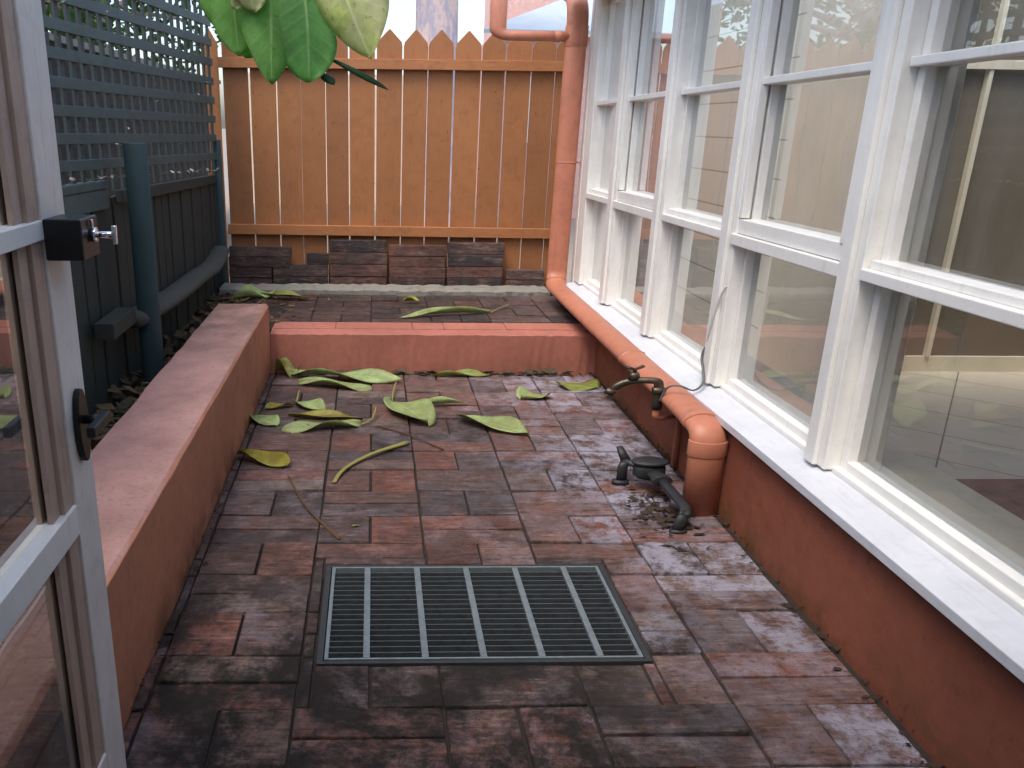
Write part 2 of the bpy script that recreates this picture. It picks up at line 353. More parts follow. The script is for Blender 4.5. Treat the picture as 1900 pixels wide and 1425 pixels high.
def tag(o, label, cat=None, group=None, kind=None):
    if label: o['label'] = label
    if cat: o['category'] = cat
    if group: o['group'] = group
    if kind: o['kind'] = kind
    return o
def struct(o, label=None, cat=None): return tag(o, label, cat, kind='structure')

# ================================================================ ground
ZT = .151    # terrace level
struct(box(-60, 60, -30, 120, -.30, -.12).build('ground', 'drive'), 'pale ground reaching out beyond the fences', 'ground')
bd = MB().box(-.60, -.085, -.4, 2.90, -.12, -.0075); bd.box(.479, .90, -.4, 2.90, -.12, -.0075); bd.box(-.085, .479, -.4, 1.172, -.12, -.0075); bd.box(-.085, .479, 1.476, 2.90, -.12, -.0075)
struct(bd.build('courtyard_bed', 'mortar'), 'dark sandy bed under the courtyard bricks', 'paving bed')
struct(box(-.72, .90, 2.93, 3.55, -.12, ZT - .006).build('terrace_bed', 'mortar'), 'dark bed under the raised terrace bricks', 'paving bed')
def paving(x0s, y0, rows, W, D, z, skip, clipx, clipy, par=0, jit=.0028, gap=.0027):
    mb = MB(); mb.c = []
    def brick(a, b, c, d):
        a, b = max(a, clipx[0]), min(b, clipx[1]); c, d = max(c, clipy[0]), min(d, clipy[1])
        if b - a < .02 or d - c < .012: return
        if skip:
            X0, X1, Y0, Y1 = skip
            if a < X1 and b > X0 and c < Y1 and d > Y0:
                a1, b1 = a, b
                if X0 - a > .02: put(a, X0, c, d); a1 = X0
                if b - X1 > .02: put(X1, b, c, d); b1 = X1
                if Y0 - c > .008: put(a1, b1, c, Y0)
                if d - Y1 > .008: put(a1, b1, Y1, d)
                return
        put(a, b, c, d)
    def put(a, b, c, d):
        g = gap; dz = random.uniform(-jit, jit); t = random.random(); j = lambda: random.uniform(-.0012, .0012)
        tx = random.uniform(-.0022, .0022); ty = random.uniform(-.002, .002); cx, cy = (a + b) / 2, (c + d) / 2
        n0 = len(mb.v); mb.box(a + g + j(), b - g + j(), c + g * .6 + j() * .6, d - g * .6 + j() * .6, z - .035, z + dz,
            fn=lambda x, y, zz: (x, y, zz + (tx * (x - cx) / .12 + ty * (y - cy) / .06 if zz > z - .02 else 0)))
        mb.c += [(t, random.random(), 0, 1)] * (len(mb.v) - n0)
    for ci, x in enumerate(x0s):
        for r in range(rows):
            y = y0 + r * D; x1 = x + W
            if (ci + r + par) % 2 == 0: brick(x, x1, y, y + D / 2); brick(x, x1, y + D / 2, y + D)
            else: brick(x, x + W / 2, y, y + D); brick(x + W / 2, x1, y, y + D)
    return mb
xs = [-.59, -.355, -.12, .115, .35, .585]
GX0, GX1, GY0, GY1 = -.098, .492, 1.160, 1.488
pv = paving(xs, 1.186 - .1315 * 12, 28, .235, .1315, 0, (GX0, GX1, GY0, GY1), (-.376, .834), (-.38, 2.85), par=0)
struct(pv.build('courtyard_paving', 'brick', bevel=.0016, layer='tint', smooth=False), 'reddish brown courtyard bricks laid in basket weave', 'paving')
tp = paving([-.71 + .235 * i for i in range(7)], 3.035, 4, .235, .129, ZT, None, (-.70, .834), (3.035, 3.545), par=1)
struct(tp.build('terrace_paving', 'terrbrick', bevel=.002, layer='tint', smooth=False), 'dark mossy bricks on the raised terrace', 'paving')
struct(box(-.74, -.558, -.3, 2.80, -.12, .10).build('soil_strip', 'soil'), 'dark soil strip behind the planter wall', 'soil')
struct(box(-.74, .90, 3.69, 3.775, -.12, .150).build('soil_strip', 'soil'), 'dark earth under the stacked bricks by the fence', 'soil')
def rough_box(name, x0, x1, y0, y1, z0, z1, mat, n=60, amp=.006, seed=1, **k):
    rd = random.Random(seed); mb = MB(); pr = []
    for i in range(n + 1):
        x = x0 + (x1 - x0) * i / n
        f = y0 + rd.uniform(-amp, amp); t = z1 + rd.uniform(-amp, amp) * .5
        pr += [(x, f, z0), (x, f, t - .004), (x, f + .006, t), (x, y1, t + rd.uniform(-amp, amp) * .3), (x, y1, z0)]
    fs = []
    for i in range(n):
        for j in range(5): a = i * 5 + j; b = i * 5 + (j + 1) % 5; fs.append((a, a + 5, b + 5, b))
    fs += [(4, 3, 2, 1, 0), tuple(n * 5 + j for j in range(5))]
    mb.add(pr, fs); return mb.build(name, mat, **k)
struct(rough_box('concrete_strip', -.68, .80, 3.552, 3.685, .10, .172, 'concrete'), 'rough grey concrete strip in front of the stacked bricks', 'kerb')

# ================================================================ planter wall, step
pl = MB(); npl = 40
pr = []; rd = random.Random(3)
for i in range(npl + 1):
    y = -.35 + (2.862 + .35) * i / npl; e = lambda: rd.uniform(-.0016, .0016)
    xo = -.556 + e() * 1.6
    pr += [(-.376 + e() * .5, y, -.05), (-.376 + e() * .5, y, .246 + e()), (-.383 + e(), y, .253 + e()), (xo, y, .252 + e()), (xo - .006, y, .244), (xo - .006, y, -.05)]
fs = []
for i in range(npl):
    for j in range(6): a = i * 6 + j; b = i * 6 + (j + 1) % 6; fs.append((a, a + 6, b + 6, b))
fs += [(5, 4, 3, 2, 1, 0), tuple(npl * 6 + j for j in range(6))]
pl.add(pr, fs); o = pl.build('planter_wall', 'planter', bevel=.0015)
tag(o, 'long low terracotta rendered wall with a dirty flat top left of the brick paving', 'low wall')
st = thing('step', 'terracotta painted step across the courtyard with a brick nosing', 'step', (.23, 2.86, 0))
n_ = 70; rd = random.Random(5); mb = MB(); vs = []
for i in range(n_ + 1):
    x = -.374 + 1.208 * i / n_; e = lambda a=.0016: rd.uniform(-a, a)
    vs += [(x, 2.866 + e(), -.03), (x, 2.866 + e(.0008), .142 + e()), (x, 2.869 + e(.001), .1445 + e(.0006)), (x, 2.93, .1475 + e(.0008)), (x, 2.93, -.03)]
fs = []
for i in range(n_):
    for j in range(5): a = i * 5 + j; b = i * 5 + (j + 1) % 5; fs.append((a, a + 5, b + 5, b))
fs += [(4, 3, 2, 1, 0), tuple(n_ * 5 + j for j in range(5))]
mb.add(vs, fs); mb.build('riser', 'step', st, smooth=False)
mb = MB(); x = -.374; widths = [.235, .29, .12, .235, .25, .08]
xx = -.374
for k_, wd in enumerate(widths):
    x1 = min(xx + wd, .834); dz = random.uniform(-.0015, .002); mb.box(xx + .0008, x1 - .0008, 2.9305, 3.030, .06, .1505 + dz * .6); xx = x1
mb.build('nosing', 'step', st, bevel=.0012)

# ================================================================ drain grate
g = thing('drain_grate', 'rectangular galvanised steel drain grate set in the brick paving', 'drain grate', (.197, 1.324, 0))
f = MB(); a, b, c, d = -.094, .488, 1.163, 1.485
f.box(a, b, c, c + .0075, -.02, .0015); f.box(a, b, d - .0075, d, -.02, .0015)
f.box(a, a + .011, c + .0075, d - .0075, -.02, .0015); f.box(b - .011, b, c + .0075, d - .0075, -.02, .0015)
f.build('frame', 'grateframe', g, bevel=.0008)
f = MB(); a2, b2, c2, d2 = a + .013, b - .013, c + .0095, d - .0095
f.box(a2, a2 + .007, c2, d2, -.014, .003); f.box(b2 - .007, b2, c2, d2, -.014, .003)
f.box(a2 + .007, b2 - .007, c2, c2 + .004, -.014, .003); f.box(a2 + .007, b2 - .007, d2 - .004, d2, -.014, .003)
f.build('rim', 'galv', g, bevel=.0006)
f = MB(); nb = 17
for i in range(nb):
    y = c2 + .004 + (d2 - c2 - .008) * (i + 1) / (nb + 1); f.box(a2 + .007, b2 - .007, y - .0013, y + .0013, -.012, .001)
f.build('bearing_bars', 'bars', g)
for x in (-.008, .094, .196, .298, .400):
    box(x - .006, x + .006, c2 + .004, d2 - .004, -.004, .0038).build('cross_bar', 'galv', g, bevel=.0008)
box(a - .001, b + .001, c - .001, d + .001, -.16, -.11).build('pit', 'pit', g)

# ================================================================ sunroom
sr = thing('sunroom', 'white framed glazed sunroom on a low terracotta rendered wall along the right side', 'sunroom', (.86, 1.5, 0))
zs = lambda y: -.006 * (y - 2.4)
zt = lambda y: -.0115 * (y - 2.4)
YN, YF = -.40, 3.44      # near and far end
box(.835, .875, YN, 3.46, -.05, .225).build('wall', 'terra', sr)
sl = lambda q: (lambda x, y, z: (x, y, z + q(y)))
si = MB().box(.815, .889, YN, YF, .2165, .2345, fn=lambda x, y, z: (x, y, z + zs(y) + (.012 if x > .85 else 0)))
si.build('window_sill', 'sillwhite', sr, bevel=.0015)
box(.890, .908, YN, YF, .2400, .2575, fn=sl(zs)).build('sill_bead', 'white', sr, bevel=.003)
box(.910, 1.112, YN, 3.40, .226, .246, fn=sl(zs)).build('inner_sill', 'cream', sr, bevel=.002)
box(.877, .909, YN, 3.42, -.04, .2385, fn=lambda x, y, z: (x, y, z + (zs(y) if z > 0 else 0))).build('inner_wall', 'inner', sr)
box(.9095, 1.10, YN, 3.40, -.04, .2255, fn=lambda x, y, z: (x, y, z + (zs(y) if z > 0 else 0))).build('inner_bench', 'inner', sr)
box(1.101, 4.2, YN, 4.2, -.10, 0).build('floor', 'tiles', sr)
box(1.11, 2.8, -.2, 1.905, .0008, .005).build('floor_mat', 'terra', sr)
# posts
ZTOP = 1.36
posts = [(3.345, 3.44), (2.925, 3.005), (2.435, 2.51), (1.925, 2.00), (1.40, 1.468), (.78, .85), (.28, .35)]
for i, (y0, y1) in enumerate(posts):
    p = MB().box(.872, .985 if i > 3 else .940, y0, y1, .25 + zs(y0), ZTOP)
    if i: p.box(.861, .872, y0 + .022, y1 - .012, .251 + zs(y0), ZTOP)
    p.build('post', 'white', sr, bevel=.0025)
# glazing bays: (far post, near post)
for i in range(len(posts) - 1):
    ya, yb = posts[i + 1][1] + .001, posts[i][0] - .001      # near .. far
    thick = i in (1, 3)
    fr = MB(); x0, x1 = .902, .938; sw = .019 if i > 3 else .012; yc = (ya + yb) / 2
    zb = .250 + zs(yc); z1 = .603 + zt(yc) + .012; z2 = .628 + zt(yc) + .012; z3, z4 = .972 - .011 * (yc - 2.4), .988 - .011 * (yc - 2.4)
    Q = lambda k0: (lambda x, y, z: (x, y, z - k0 * (y - yc)))
    fr.box(x0, x1, ya, ya + sw, zb, ZTOP); fr.box(x0, x1, yb - sw, yb, zb, ZTOP)
    fr.box(x0, x1, ya + sw, yb - sw, zb, zb + .026, fn=Q(.006))
    fr.box(x0, x1, ya + sw, yb - sw, ZTOP - .03, ZTOP)
    frm = fr.build('window', 'white', sr, bevel=.002)
    br = MB()
    if thick:      # opening sash above: deep bottom rail with a projecting drip under it
        br.box(.876, .930, ya - .012, yb + .012, z1 + .022, z1 + .056, fn=Q(.0115)); br.box(.866, .930, ya - .016, yb + .016, z1 - .006, z1 + .0205, fn=Q(.0115))
        br.box(.874, .895, ya - .012, ya + .020, z1 + .056, ZTOP); br.box(.874, .895, yb - .014, yb + .012, z1 + .056, ZTOP)
    else:
        br.box(.868, .945, ya, yb, z1, z2 - .004, fn=Q(.0115)); br.box(.884, .935, ya + .002, yb - .002, z2 - .004, z2 + .012, fn=Q(.0115))
    br.build('transom', 'white', frm, bevel=.002)
    mu = MB(); mu.box(.884 if not thick else .880, .932, ya + .001, yb - .001, z3, z4, fn=Q(.013)); mu.build('glazing_bar', 'white', frm, bevel=.002)
    for za, zc in ((zb + .02, z1 + .003), (z2 - .002, z3 + .003), (z4 - .003, ZTOP - .02)):
        xg = .922; MB().add([(xg, ya + .01, za), (xg, yb - .01, za), (xg, yb - .01, zc), (xg, ya + .01, zc)], [(0, 1, 2, 3)]).build('pane', 'glass', frm)
# eave, roof, inner rooms
box(.752, .90, .9, 3.40, 1.362, 1.38).build('eave', 'cream', sr)
box(.741, .751, .9, 3.40, 1.35, 1.42).build('fascia', 'cream', sr)
box(.742, 4.2, -.6, 2.10, 1.425, 1.45).build('roof', 'roofgrey', sr)  # roof and ceiling stop short to let daylight into the rooms
box(.742, .99, 2.10, 3.42, 1.425, 1.45).build('roof_edge', 'roofgrey', sr)
box(.905, 4.2, -.6, 2.10, 1.372, 1.40).build('ceiling', 'inner', sr)
box(4.2, 4.24, YN, 4.2, -.1, 1.42).build('back_wall', 'inner', sr)
box(.87, 4.2, -.46, -.42, -.1, 1.42).build('end_wall', 'inner', sr)
box(1.50, 1.53, 2.38, 2.999, 0, 1.371).build('hall_wall', 'inner', sr)
box(1.50, 1.53, 3.0, 4.2, 0, 1.40).build('weatherboard_wall', 'siding', sr)
box(1.531, 4.2, 2.905, 2.94, 0, .06).build('skirting', 'cream', sr)
dp = MB().box(1.531, 4.2, 2.92, 2.96, .06, 1.36).build('dark_partition', 'innerdark', sr)
for x in (2.02, 2.12, 2.62, 3.1):
    box(x, x + .016, 2.895, 2.919, .06, 1.36).build('partition_stile', 'cream', sr, bevel=.002)
box(1.531, 4.2, 2.890, 2.905, 1.09, 1.12).build('partition_rail', 'cream', sr)
box(.87, .965, 3.441, 3.48, -.05, 1.36).build('corner_board', 'white', sr, bevel=.002)

# ================================================================ downpipe
dpo = thing('downpipe', 'terracotta painted downpipe running down the corner and along under the white sill', 'downpipe', (.787, 1.725, 0))
R = .0245; X0 = .787
def bendpath(pts, r=.045, n=6):
    out = [pts[0]]
    for i in range(1, len(pts) - 1):
        a, b, c = (Vector((p[0] / K, p[1], p[2])) for p in (pts[i - 1], pts[i], pts[i + 1]))
        u = (a - b).normalized() * r; v = (c - b).normalized() * r
        for j in range(n + 1):
            t = j / n; q = (b + u) * (1 - t) ** 2 + b * 2 * t * (1 - t) + (b + v) * t * t
            out.append((q.x * K, q.y, q.z))
    out.append(pts[-1]); return out
MB().tube(bendpath([(X0, 1.725, .0), (X0, 1.725, .205), (X0, 1.80, .214), (X0, 3.40, .224), (.80, 3.452, .26), (.809, 3.455, 1.300), (.809, 3.49, 1.36), (.809, 3.70, 1.42)], .034), R, seg=28, smooth=0).build('pipe', 'pipe', dpo)
MB().tube(bendpath([(.80, 3.455, 1.222), (.492, 3.455, 1.222), (.492, 3.455, 1.60)], .030), R * .78, seg=24, smooth=0).build('branch_pipe', 'pipe', dpo)
for p, q in (((X0, 1.725, .150), (X0, 1.725, .187)), ((X0, 1.77, .2125), (X0, 1.80, .2145)), ((.8085, 3.455, 1.185), (.8085, 3.455, 1.262)), ((.72, 3.455, 1.222), (.745, 3.455, 1.222))):
    MB().tube([p, q], R + .0018 if p[0] > .73 else R * .78 + .002, seg=28).build('socket', 'pipe', dpo, bevel=.0006)
MB().tube([(X0, 2.30, .2175), (X0, 2.306, .2175)], R + .0022, seg=28).build('clip', 'pipe', dpo)
MB().tube([(.806, 3.455, .735), (.806, 3.455, .741)], R + .002, seg=28).build('clip', 'pipe', dpo)
box(.835, .868, 3.452, 3.458, .736, .741).build('clip_screw', 'pipe', dpo)

# ================================================================ back fence
bf = thing('picket_fence', 'tall ochre painted picket fence with pointed tops across the back', 'fence', (.07, 3.76, ZT))
gaps = [-.656, -.541, -.425, -.32, -.21, -.107, .01, .127, .238, .353, .472, .579, .693, .799, .905]
gw = [.008, .006, .006, .002, .006, .0055, .007, .005, .006, .007, .007, .007, .005, .004, .008]
for i in range(14):
    a, b = gaps[i] + gw[i] / 2, gaps[i + 1] - gw[i + 1] / 2; c = (a + b) / 2; h = 1.212 + random.uniform(-.004, .004)
    tipz = h + .058; l = random.uniform(-.003, .003); y0 = 3.757 + random.uniform(-.001, .001)
    MB().prism([(a, .145), (b, .145), (b + l, h - .01), (b - .004 + l, h + .008), (c + .003 + l, tipz), (c - .003 + l, tipz), (a + .004 + l, h + .008), (a + l, h - .01)], y0, y0 + .012).build('picket', 'fence', bf, bevel=.0012)
MB().prism([(-.745, .145), (-.675, .145), (-.675, 1.20), (-.71, 1.26), (-.745, 1.20)], 3.772, 3.784).build('picket', 'fence', bf, bevel=.0012)
box(-.668, .87, 3.728, 3.755, 1.104, 1.146, fn=lambda x, y, z: (x, y, z + .006 * x)).build('rail', 'rail', bf, bevel=.0015)
box(-.660, .87, 3.728, 3.755, .388, .432, fn=lambda x, y, z: (x, y, z - .004 * x)).build('rail', 'rail', bf, bevel=.0015)
# loose bricks stacked against it
cols = [('first', [(-.66, -.465), (-.66, -.463), (-.66, -.378), (-.655, -.372)], 0), ('second', [(-.46, -.205), (-.458, -.205), (-.305, -.203)], 0),
        ('third', [(-.198, .066), (-.199, .067), (-.197, .068), (-.196, .064)], .004), ('fourth', [(.074, .336), (.076, .338), (.075, .334), (.073, .338)], 0),
        ('fifth', [(.345, .602), (.343, .604), (.346, .603), (.344, .609)], .002), ('sixth', [(.620, .80), (.618, .80)], 0)]
hs = {'first': .0475, 'second': .0535, 'third': .0555, 'fourth': .0505, 'fifth': .0540, 'sixth': .047}
lay = ['bottom', 'second', 'third', 'top']
for nm, lst, dy in cols:
    for k_, (a, b) in enumerate(lst):
        h = hs[nm]; z0 = .1505 + k_ * h; y0 = 3.697 + random.uniform(-.004, .004) + dy * .4
        mb = box(a + .001, b - .001, y0, y0 + .052 - max(0, y0 + .052 - 3.7265), z0, z0 + h - .0012); mb.c = [(random.choice((.0, .1, .2, .5, 1., .3)), 0, 0, 1)] * 8
        o = mb.build('loose_brick', 'loosebrick', bevel=.003, layer='tint')
        ln = 'top' if k_ == len(lst) - 1 else ('bottom' if k_ == 0 else {1: 'second lowest', 2: 'third lowest'}[k_])
        tag(o, 'dark loose brick, %s of the %s stack from the left by the fence' % (ln, nm), 'brick', 'loose bricks stacked against the fence')

# ================================================================ green lattice fence
lf = thing('lattice_fence', 'dark green lattice screen above palings along the left side', 'fence', (-.70, 2.3, .1))
yA, yB = .75, 3.70
u = lambda y: (y - 1.86) / (3.65 - 1.86)
px = lambda y: -.715 + .03 * u(y) if y > 1.86 else -.715
hz = MB()
for i in range(-4, 6):
    for (ya, yb) in ((yA, 1.86), (1.86, yB)):
        vs = []
        for y in (ya, yb):
            zt_ = (1.092 - .0605 * i) * (1 - u(y)) + (1.132 - .0765 * i) * u(y); hh = .0250 + .0045 * u(y)
            x = px(y); vs += [(x, y, zt_ - hh), (x, y, zt_), (x - .008, y, zt_), (x - .008, y, zt_ - hh)]
        hz.add(vs, [(0, 4, 5, 1), (1, 5, 6, 2), (2, 6, 7, 3), (3, 7, 4, 0), (0, 1, 2, 3), (7, 6, 5, 4)])
hz.build('horizontal_slats', 'teal', lf, bevel=.001)
vt = MB(); y = yA
while y < yB:
    wd = .024 if y < 1.9 else .024 + .008 * u(y)
    x = px(y) - .0085
    vt.box(x - .007, x, y, y + wd, .70 - .03 * max(0, u(y)), 1.44); y += .070 + (.034 * max(0, u(y)))
vt.build('vertical_laths', 'teallath', lf)
def railz(x0, x1, y0, y1, za, zb, zc, zd):
    mb = MB(); vs = [(x0, y0, za), (x0, y0, zb), (x1, y0, zb), (x1, y0, za), (x0, y1, zc), (x0, y1, zd), (x1, y1, zd), (x1, y1, zc)]
    return mb.add(vs, [(0, 1, 2, 3), (7, 6, 5, 4), (0, 4, 5, 1), (1, 5, 6, 2), (2, 6, 7, 3), (3, 7, 4, 0)])
railz(-.702, -.722, yA, 2.21, .735, .69, .705, .655).build('rail', 'teal', lf, bevel=.0015)
railz(-.700, -.735, yA, 2.21, .756, .7365, .727, .7065).build('rail_cap', 'teal', lf, bevel=.0015)
railz(-.690, -.712, 2.30, 3.68, .695, .66, .655, .62).build('rail', 'tealdark', lf, bevel=.0015)
pb = MB(); y = yA; rd = random.Random(11)
while y < 3.66:
    wd = .085; x = -.722 + .025 * max(0, u(y)) + rd.uniform(-.003, .003); pb.box(x - .012, x, y + .0025, y + wd - .0025 + rd.uniform(-.002, .002), .02, .695 - .05 * max(0, u(y)) + rd.uniform(-.006, .003)); y += wd
pb.build('paling_panel', 'tealdark', lf, bevel=.0015)
MB().tube([(-.633, 2.25, .02), (-.633, 2.25, .822)], .0180, seg=24).build('post', 'tealpost', lf, bevel=.002)
MB().tube([(-.690, 3.70, .10), (-.690, 3.70, .802)], .0125, seg=24).build('post', 'tealpost', lf, bevel=.002)
MB().tube([(-.672, 2.22, .348), (-.668, 2.6, .325), (-.665, 3.1, .315), (-.668, 3.30, .305), (-.672, 3.46, .315), (-.678, 3.60, .335)], [.025, .026, .026, .026, .025, .024], seg=20, smooth=5).build('log_rail', 'rawlog', lf)
box(-.705, -.655, 2.005, 2.20, .345, .388).build('rail_end', 'tealdark', lf, bevel=.002)
# neighbour's wall beyond the lattice
nb = thing('neighbour_wall', 'dark brick wall glimpsed through the green lattice', 'wall', (-1.45, 2, 0))
box(-1.55, -1.40, -.5, 7.8, -.12, 1.20).build('brickwork', 'wallbrick', nb)
box(-1.57, -1.38, -.52, 7.82, 1.20, 1.23).build('coping', 'concrete', nb)

# ================================================================ house behind the camera
hw = thing('house', 'house behind the viewpoint with an unseen roof added to shade the near bricks', 'house', (0, -.5, 0))
box(-1.3, .86, -.62, -.47, -.1, 1.6).build('wall', 'inner', hw)
box(-1.3, .73, -.62, .20, 1.58, 1.61).build('shade_roof', 'cream', hw)  # unseen roof added to darken the near paving

# ================================================================ door leaf
DX, DB = -.342, -.372
dr = thing('glazed_door', 'white painted glazed door standing open at the left edge', 'door', (-.357, .56, 0))
Y0, Y1 = .16, .921
f = MB().box(DB, DX, .856, Y1, 0.006, 1.20); f.box(DB, DX, Y0, .225, 0.006, 1.20)
f.box(DB, DX, .225, .856, .006, .10); f.box(DB, DX, .225, .856, 1.14, 1.20)
f.build('door_frame', 'doorpaint', dr, bevel=.0015)
f = MB()
for z0, z1 in ((.10, .418), (.455, .760), (.780, 1.14)):
    f.box(DX - .010, DX - .003, .828, .8555, z0, z1); f.box(DX - .014, DX - .008, .806, .8275, z0, z1)
    f.box(DB + .002, DB + .010, .806, .8555, z0, z1)
f.build('bead', 'doorbead', dr, bevel=.0008)
for z0, z1 in ((.418, .455), (.760, .780)):
    box(DB + .004, DX + .001, .2255, .855, z0, z1).build('glazing_bar', 'white', dr, bevel=.001)
xg = DX - .017
for z0, z1 in ((.10, .418), (.455, .760), (.780, 1.14)):
    MB().add([(xg, .225, z0), (xg, .83, z0), (xg, .83, z1), (xg, .225, z1)], [(0, 1, 2, 3)]).build('pane', 'doorglass', dr)
lk = box(DX + .0005, DX + .040, .852, .905, .738, .781).build('rim_lock', 'black', dr, bevel=.002)
k = MB().tube([(DX + .041, .882, .762), (DX + .046, .882, .762)], .008, seg=20); k.tube([(DX + .046, .882, .762), (DX + .062, .882, .762)], .0038, seg=14)
k.box(DX + .062, DX + .067, .879, .885, .752, .772); k.box(DX + .0415, DX + .0445, .875, .879, .770, .779)
k.build('thumb_turn', 'chrome', lk, bevel=.0008)
hd = MB(); pts = []
for i in range(20):
    a_ = 2 * math.pi * i / 20; pts.append((.888 + .016 * math.cos(a_), .541 + (.045 if True else 0) * math.sin(a_)))
vs = [(DX + .0005, y, z) for y, z in pts] + [(DX + .008, y, z) for y, z in pts]
hd.add(vs, [tuple(reversed(range(20))), tuple(range(20, 40))] + [(i, (i + 1) % 20, (i + 1) % 20 + 20, i + 20) for i in range(20)])
hn = hd.build('handle_plate', 'black', dr, bevel=.0012)
l_ = MB().tube([(DX + .008, .888, .548), (DX + .030, .888, .548)], .0052, seg=14); l_.build('spindle', 'black', hn)
box(DX + .024, DX + .034, .845, .905, .541, .554).build('lever', 'black', hn, bevel=.002)

# ================================================================ tap, water pipe, meter, cable
tp_ = thing('garden_tap', 'old brass garden tap sticking out over the downpipe under the sill', 'tap', (.735, 1.95, .15))
MB().tube([(.738, 1.945, .185), (.737, 1.945, .252), (.72, 1.948, .262), (.668, 1.955, .258), (.640, 1.957, .248), (.625, 1.958, .236)], [.0075, .0075, .0085, .0085, .008, .0065], seg=16, smooth=4).build('body', 'brass', tp_)
MB().tube([(.738, 1.945, .228), (.738, 1.945, .244)], .0105, seg=8).build('nut', 'brass', tp_)
MB().tube([(.674, 1.954, .262), (.674, 1.954, .282)], [.010, .0065], seg=12, smooth=0).build('bonnet', 'brass', tp_)
hh = MB().tube([(.674, 1.954, .282), (.674, 1.954, .293)], .0032, seg=10); hh.tube([(.652, 1.947, .297), (.674, 1.954, .291), (.697, 1.961, .297)], [.0042, .0032, .0042], seg=10); hh.build('handle', 'brass', tp_)
MB().tube([(.612, 1.958, .222), (.622, 1.958, .2345)], .0085, seg=12).build('spout', 'brass', tp_)
wp = MB().tube(bendpath([(.822, 1.99, 0), (.822, 1.99, .150), (.738, 1.947, .158), (.738, 1.945, .20)], .012), .0055, seg=14, smooth=0)
tag(wp.build('water_pipe', 'pipe'), 'thin terracotta painted water pipe rising up the wall to the tap', 'pipe')
mt = thing('water_meter', 'weathered dark metal water meter with bent pipes standing on the bricks', 'water meter', (.70, 1.80, 0))
MB().tube([(.705, 1.858, .030), (.705, 1.858, .040), (.705, 1.858, .062), (.705, 1.858, .070)], [.016, .0235, .0235, .019], seg=28, smooth=0).build('body', 'iron', mt, bevel=.001)
MB().tube([(.705, 1.858, .0715), (.705, 1.858, .077), (.705, 1.858, .081)], [.0265, .0265, .021], seg=28, smooth=0).build('lid', 'iron', mt, bevel=.001)
MB().tube([(.712, 1.834, .050), (.716, 1.80, .050)], .0120, seg=10).build('coupling', 'iron', mt, bevel=.001)
MB().tube([(.716, 1.806, .050), (.718, 1.792, .050)], .0150, seg=8).build('coupling_nut', 'iron', mt, bevel=.001)
MB().tube(bendpath([(.718, 1.79, .050), (.722, 1.74, .048), (.724, 1.645, .046), (.708, 1.632, .034), (.700, 1.630, -.002)], .016), .0078, seg=14, smooth=0).build('pipe', 'iron', mt)
MB().tube(bendpath([(.690, 1.88, .050), (.668, 1.905, .054), (.650, 1.898, .052), (.648, 1.893, -.002)], .012), .0078, seg=14, smooth=0).build('pipe', 'iron', mt)
MB().tube([(.664, 1.915, .05), (.648, 1.935, .085)], [.0085, .005], seg=10).build('stop_lever', 'iron', mt)
MB().tube([(.645, 1.890, .0), (.645, 1.890, .009)], .013, seg=12).build('flange', 'iron', mt)
MB().tube([(.702, 1.628, .0), (.702, 1.628, .006)], .012, seg=12).build('flange', 'iron', mt)
cb = thing('cable', 'thin grey cable looping from the tap up over the white sill into the window frame', 'cable', (.76, 1.93, .25))
MB().tube([(.741, 1.935, .21), (.752, 1.925, .25), (.775, 1.905, .262), (.812, 1.905, .250), (.845, 1.93, .262), (.856, 1.965, .285), (.857, 1.985, .315), (.866, 1.985, .345), (.90, 1.99, .352)], .0022, seg=8, smooth=5).build('grey_length', 'cable', cb)
MB().tube([(.866, 1.985, .345), (.860, 1.968, .38), (.858, 1.952, .43), (.862, 1.94, .48), (.869, 1.93, .512)], .0020, seg=8, smooth=5).build('white_length', 'cablewhite', cb)

# ================================================================ fallen leaves
def fallen(base, tip, W, mat, label, z=0., curl=.3, wave=.12, bend=.03, twist=0, stem=None, seed=0, shape=1., lift=.004):
    B = (base[0], base[1], z + lift); T = (tip[0], tip[1], z + lift * 1.4)
    d = Vector(((T[0] - B[0]) / K, T[1] - B[1], 0)).normalized(); side = (-d.y, d.x, 0)
    mb = MB().leaf(B, T, W * .76, side, (0, 0, 1), curl * .95, wave * 1.3, bend, twist, seed=seed, shape=shape * 1.15, pw=.56)
    o = mb.build('fallen_leaf', mat, thick=.0007); tag(o, label, 'leaf', 'fallen leaves on the bricks')
    if stem: MB().tube([B] + [(s[0], s[1], z + s[2]) for s in stem], .0016, seg=6, smooth=3).build('leaf_stem', 'greenstem', o)
    return o
fallen((-.298, 2.800), (.103, 2.715), .085, 'lpale', 'long pale green leaf with wavy edges lying near the step at the left', wave=.22, curl=.2, seed=1, lift=.012)
fallen((-.262, 2.716), (-.001, 2.640), .070, 'lpale', 'pale green leaf partly under the long wavy leaf near the step', wave=.15, seed=2)
fallen((.214, 2.80), (.437, 2.812), .040, 'lolive', 'narrow olive leaf curled against the base of the step', curl=.5, wave=.25, seed=3)
fallen((.668, 2.715), (.790, 2.655), .125, 'lolive', 'broad olive green leaf near the right wall below the step', curl=.12, wave=.10, seed=4, stem=[(.64, 2.73, .002), (.625, 2.735, .002)])
fallen((.500, 2.555), (.597, 2.590), .095, 'lpale', 'small rounded pale leaf lying apart at the right of the paving', curl=.25, seed=5, shape=.9)
fallen((-.342, 2.445), (-.255, 2.487), .040, 'lyellow', 'small yellow brown leaf near the planter wall below the step', seed=6)
fallen((-.249, 2.500), (-.156, 2.421), .060, 'lpale', 'small pale curled leaf with its stem pointing up toward the step', curl=.45, seed=7, stem=[(-.243, 2.56, .03)])
fallen((-.371, 2.370), (-.291, 2.286), .060, 'lpale', 'small pale leaf touching the foot of the planter wall', seed=8, curl=.35)
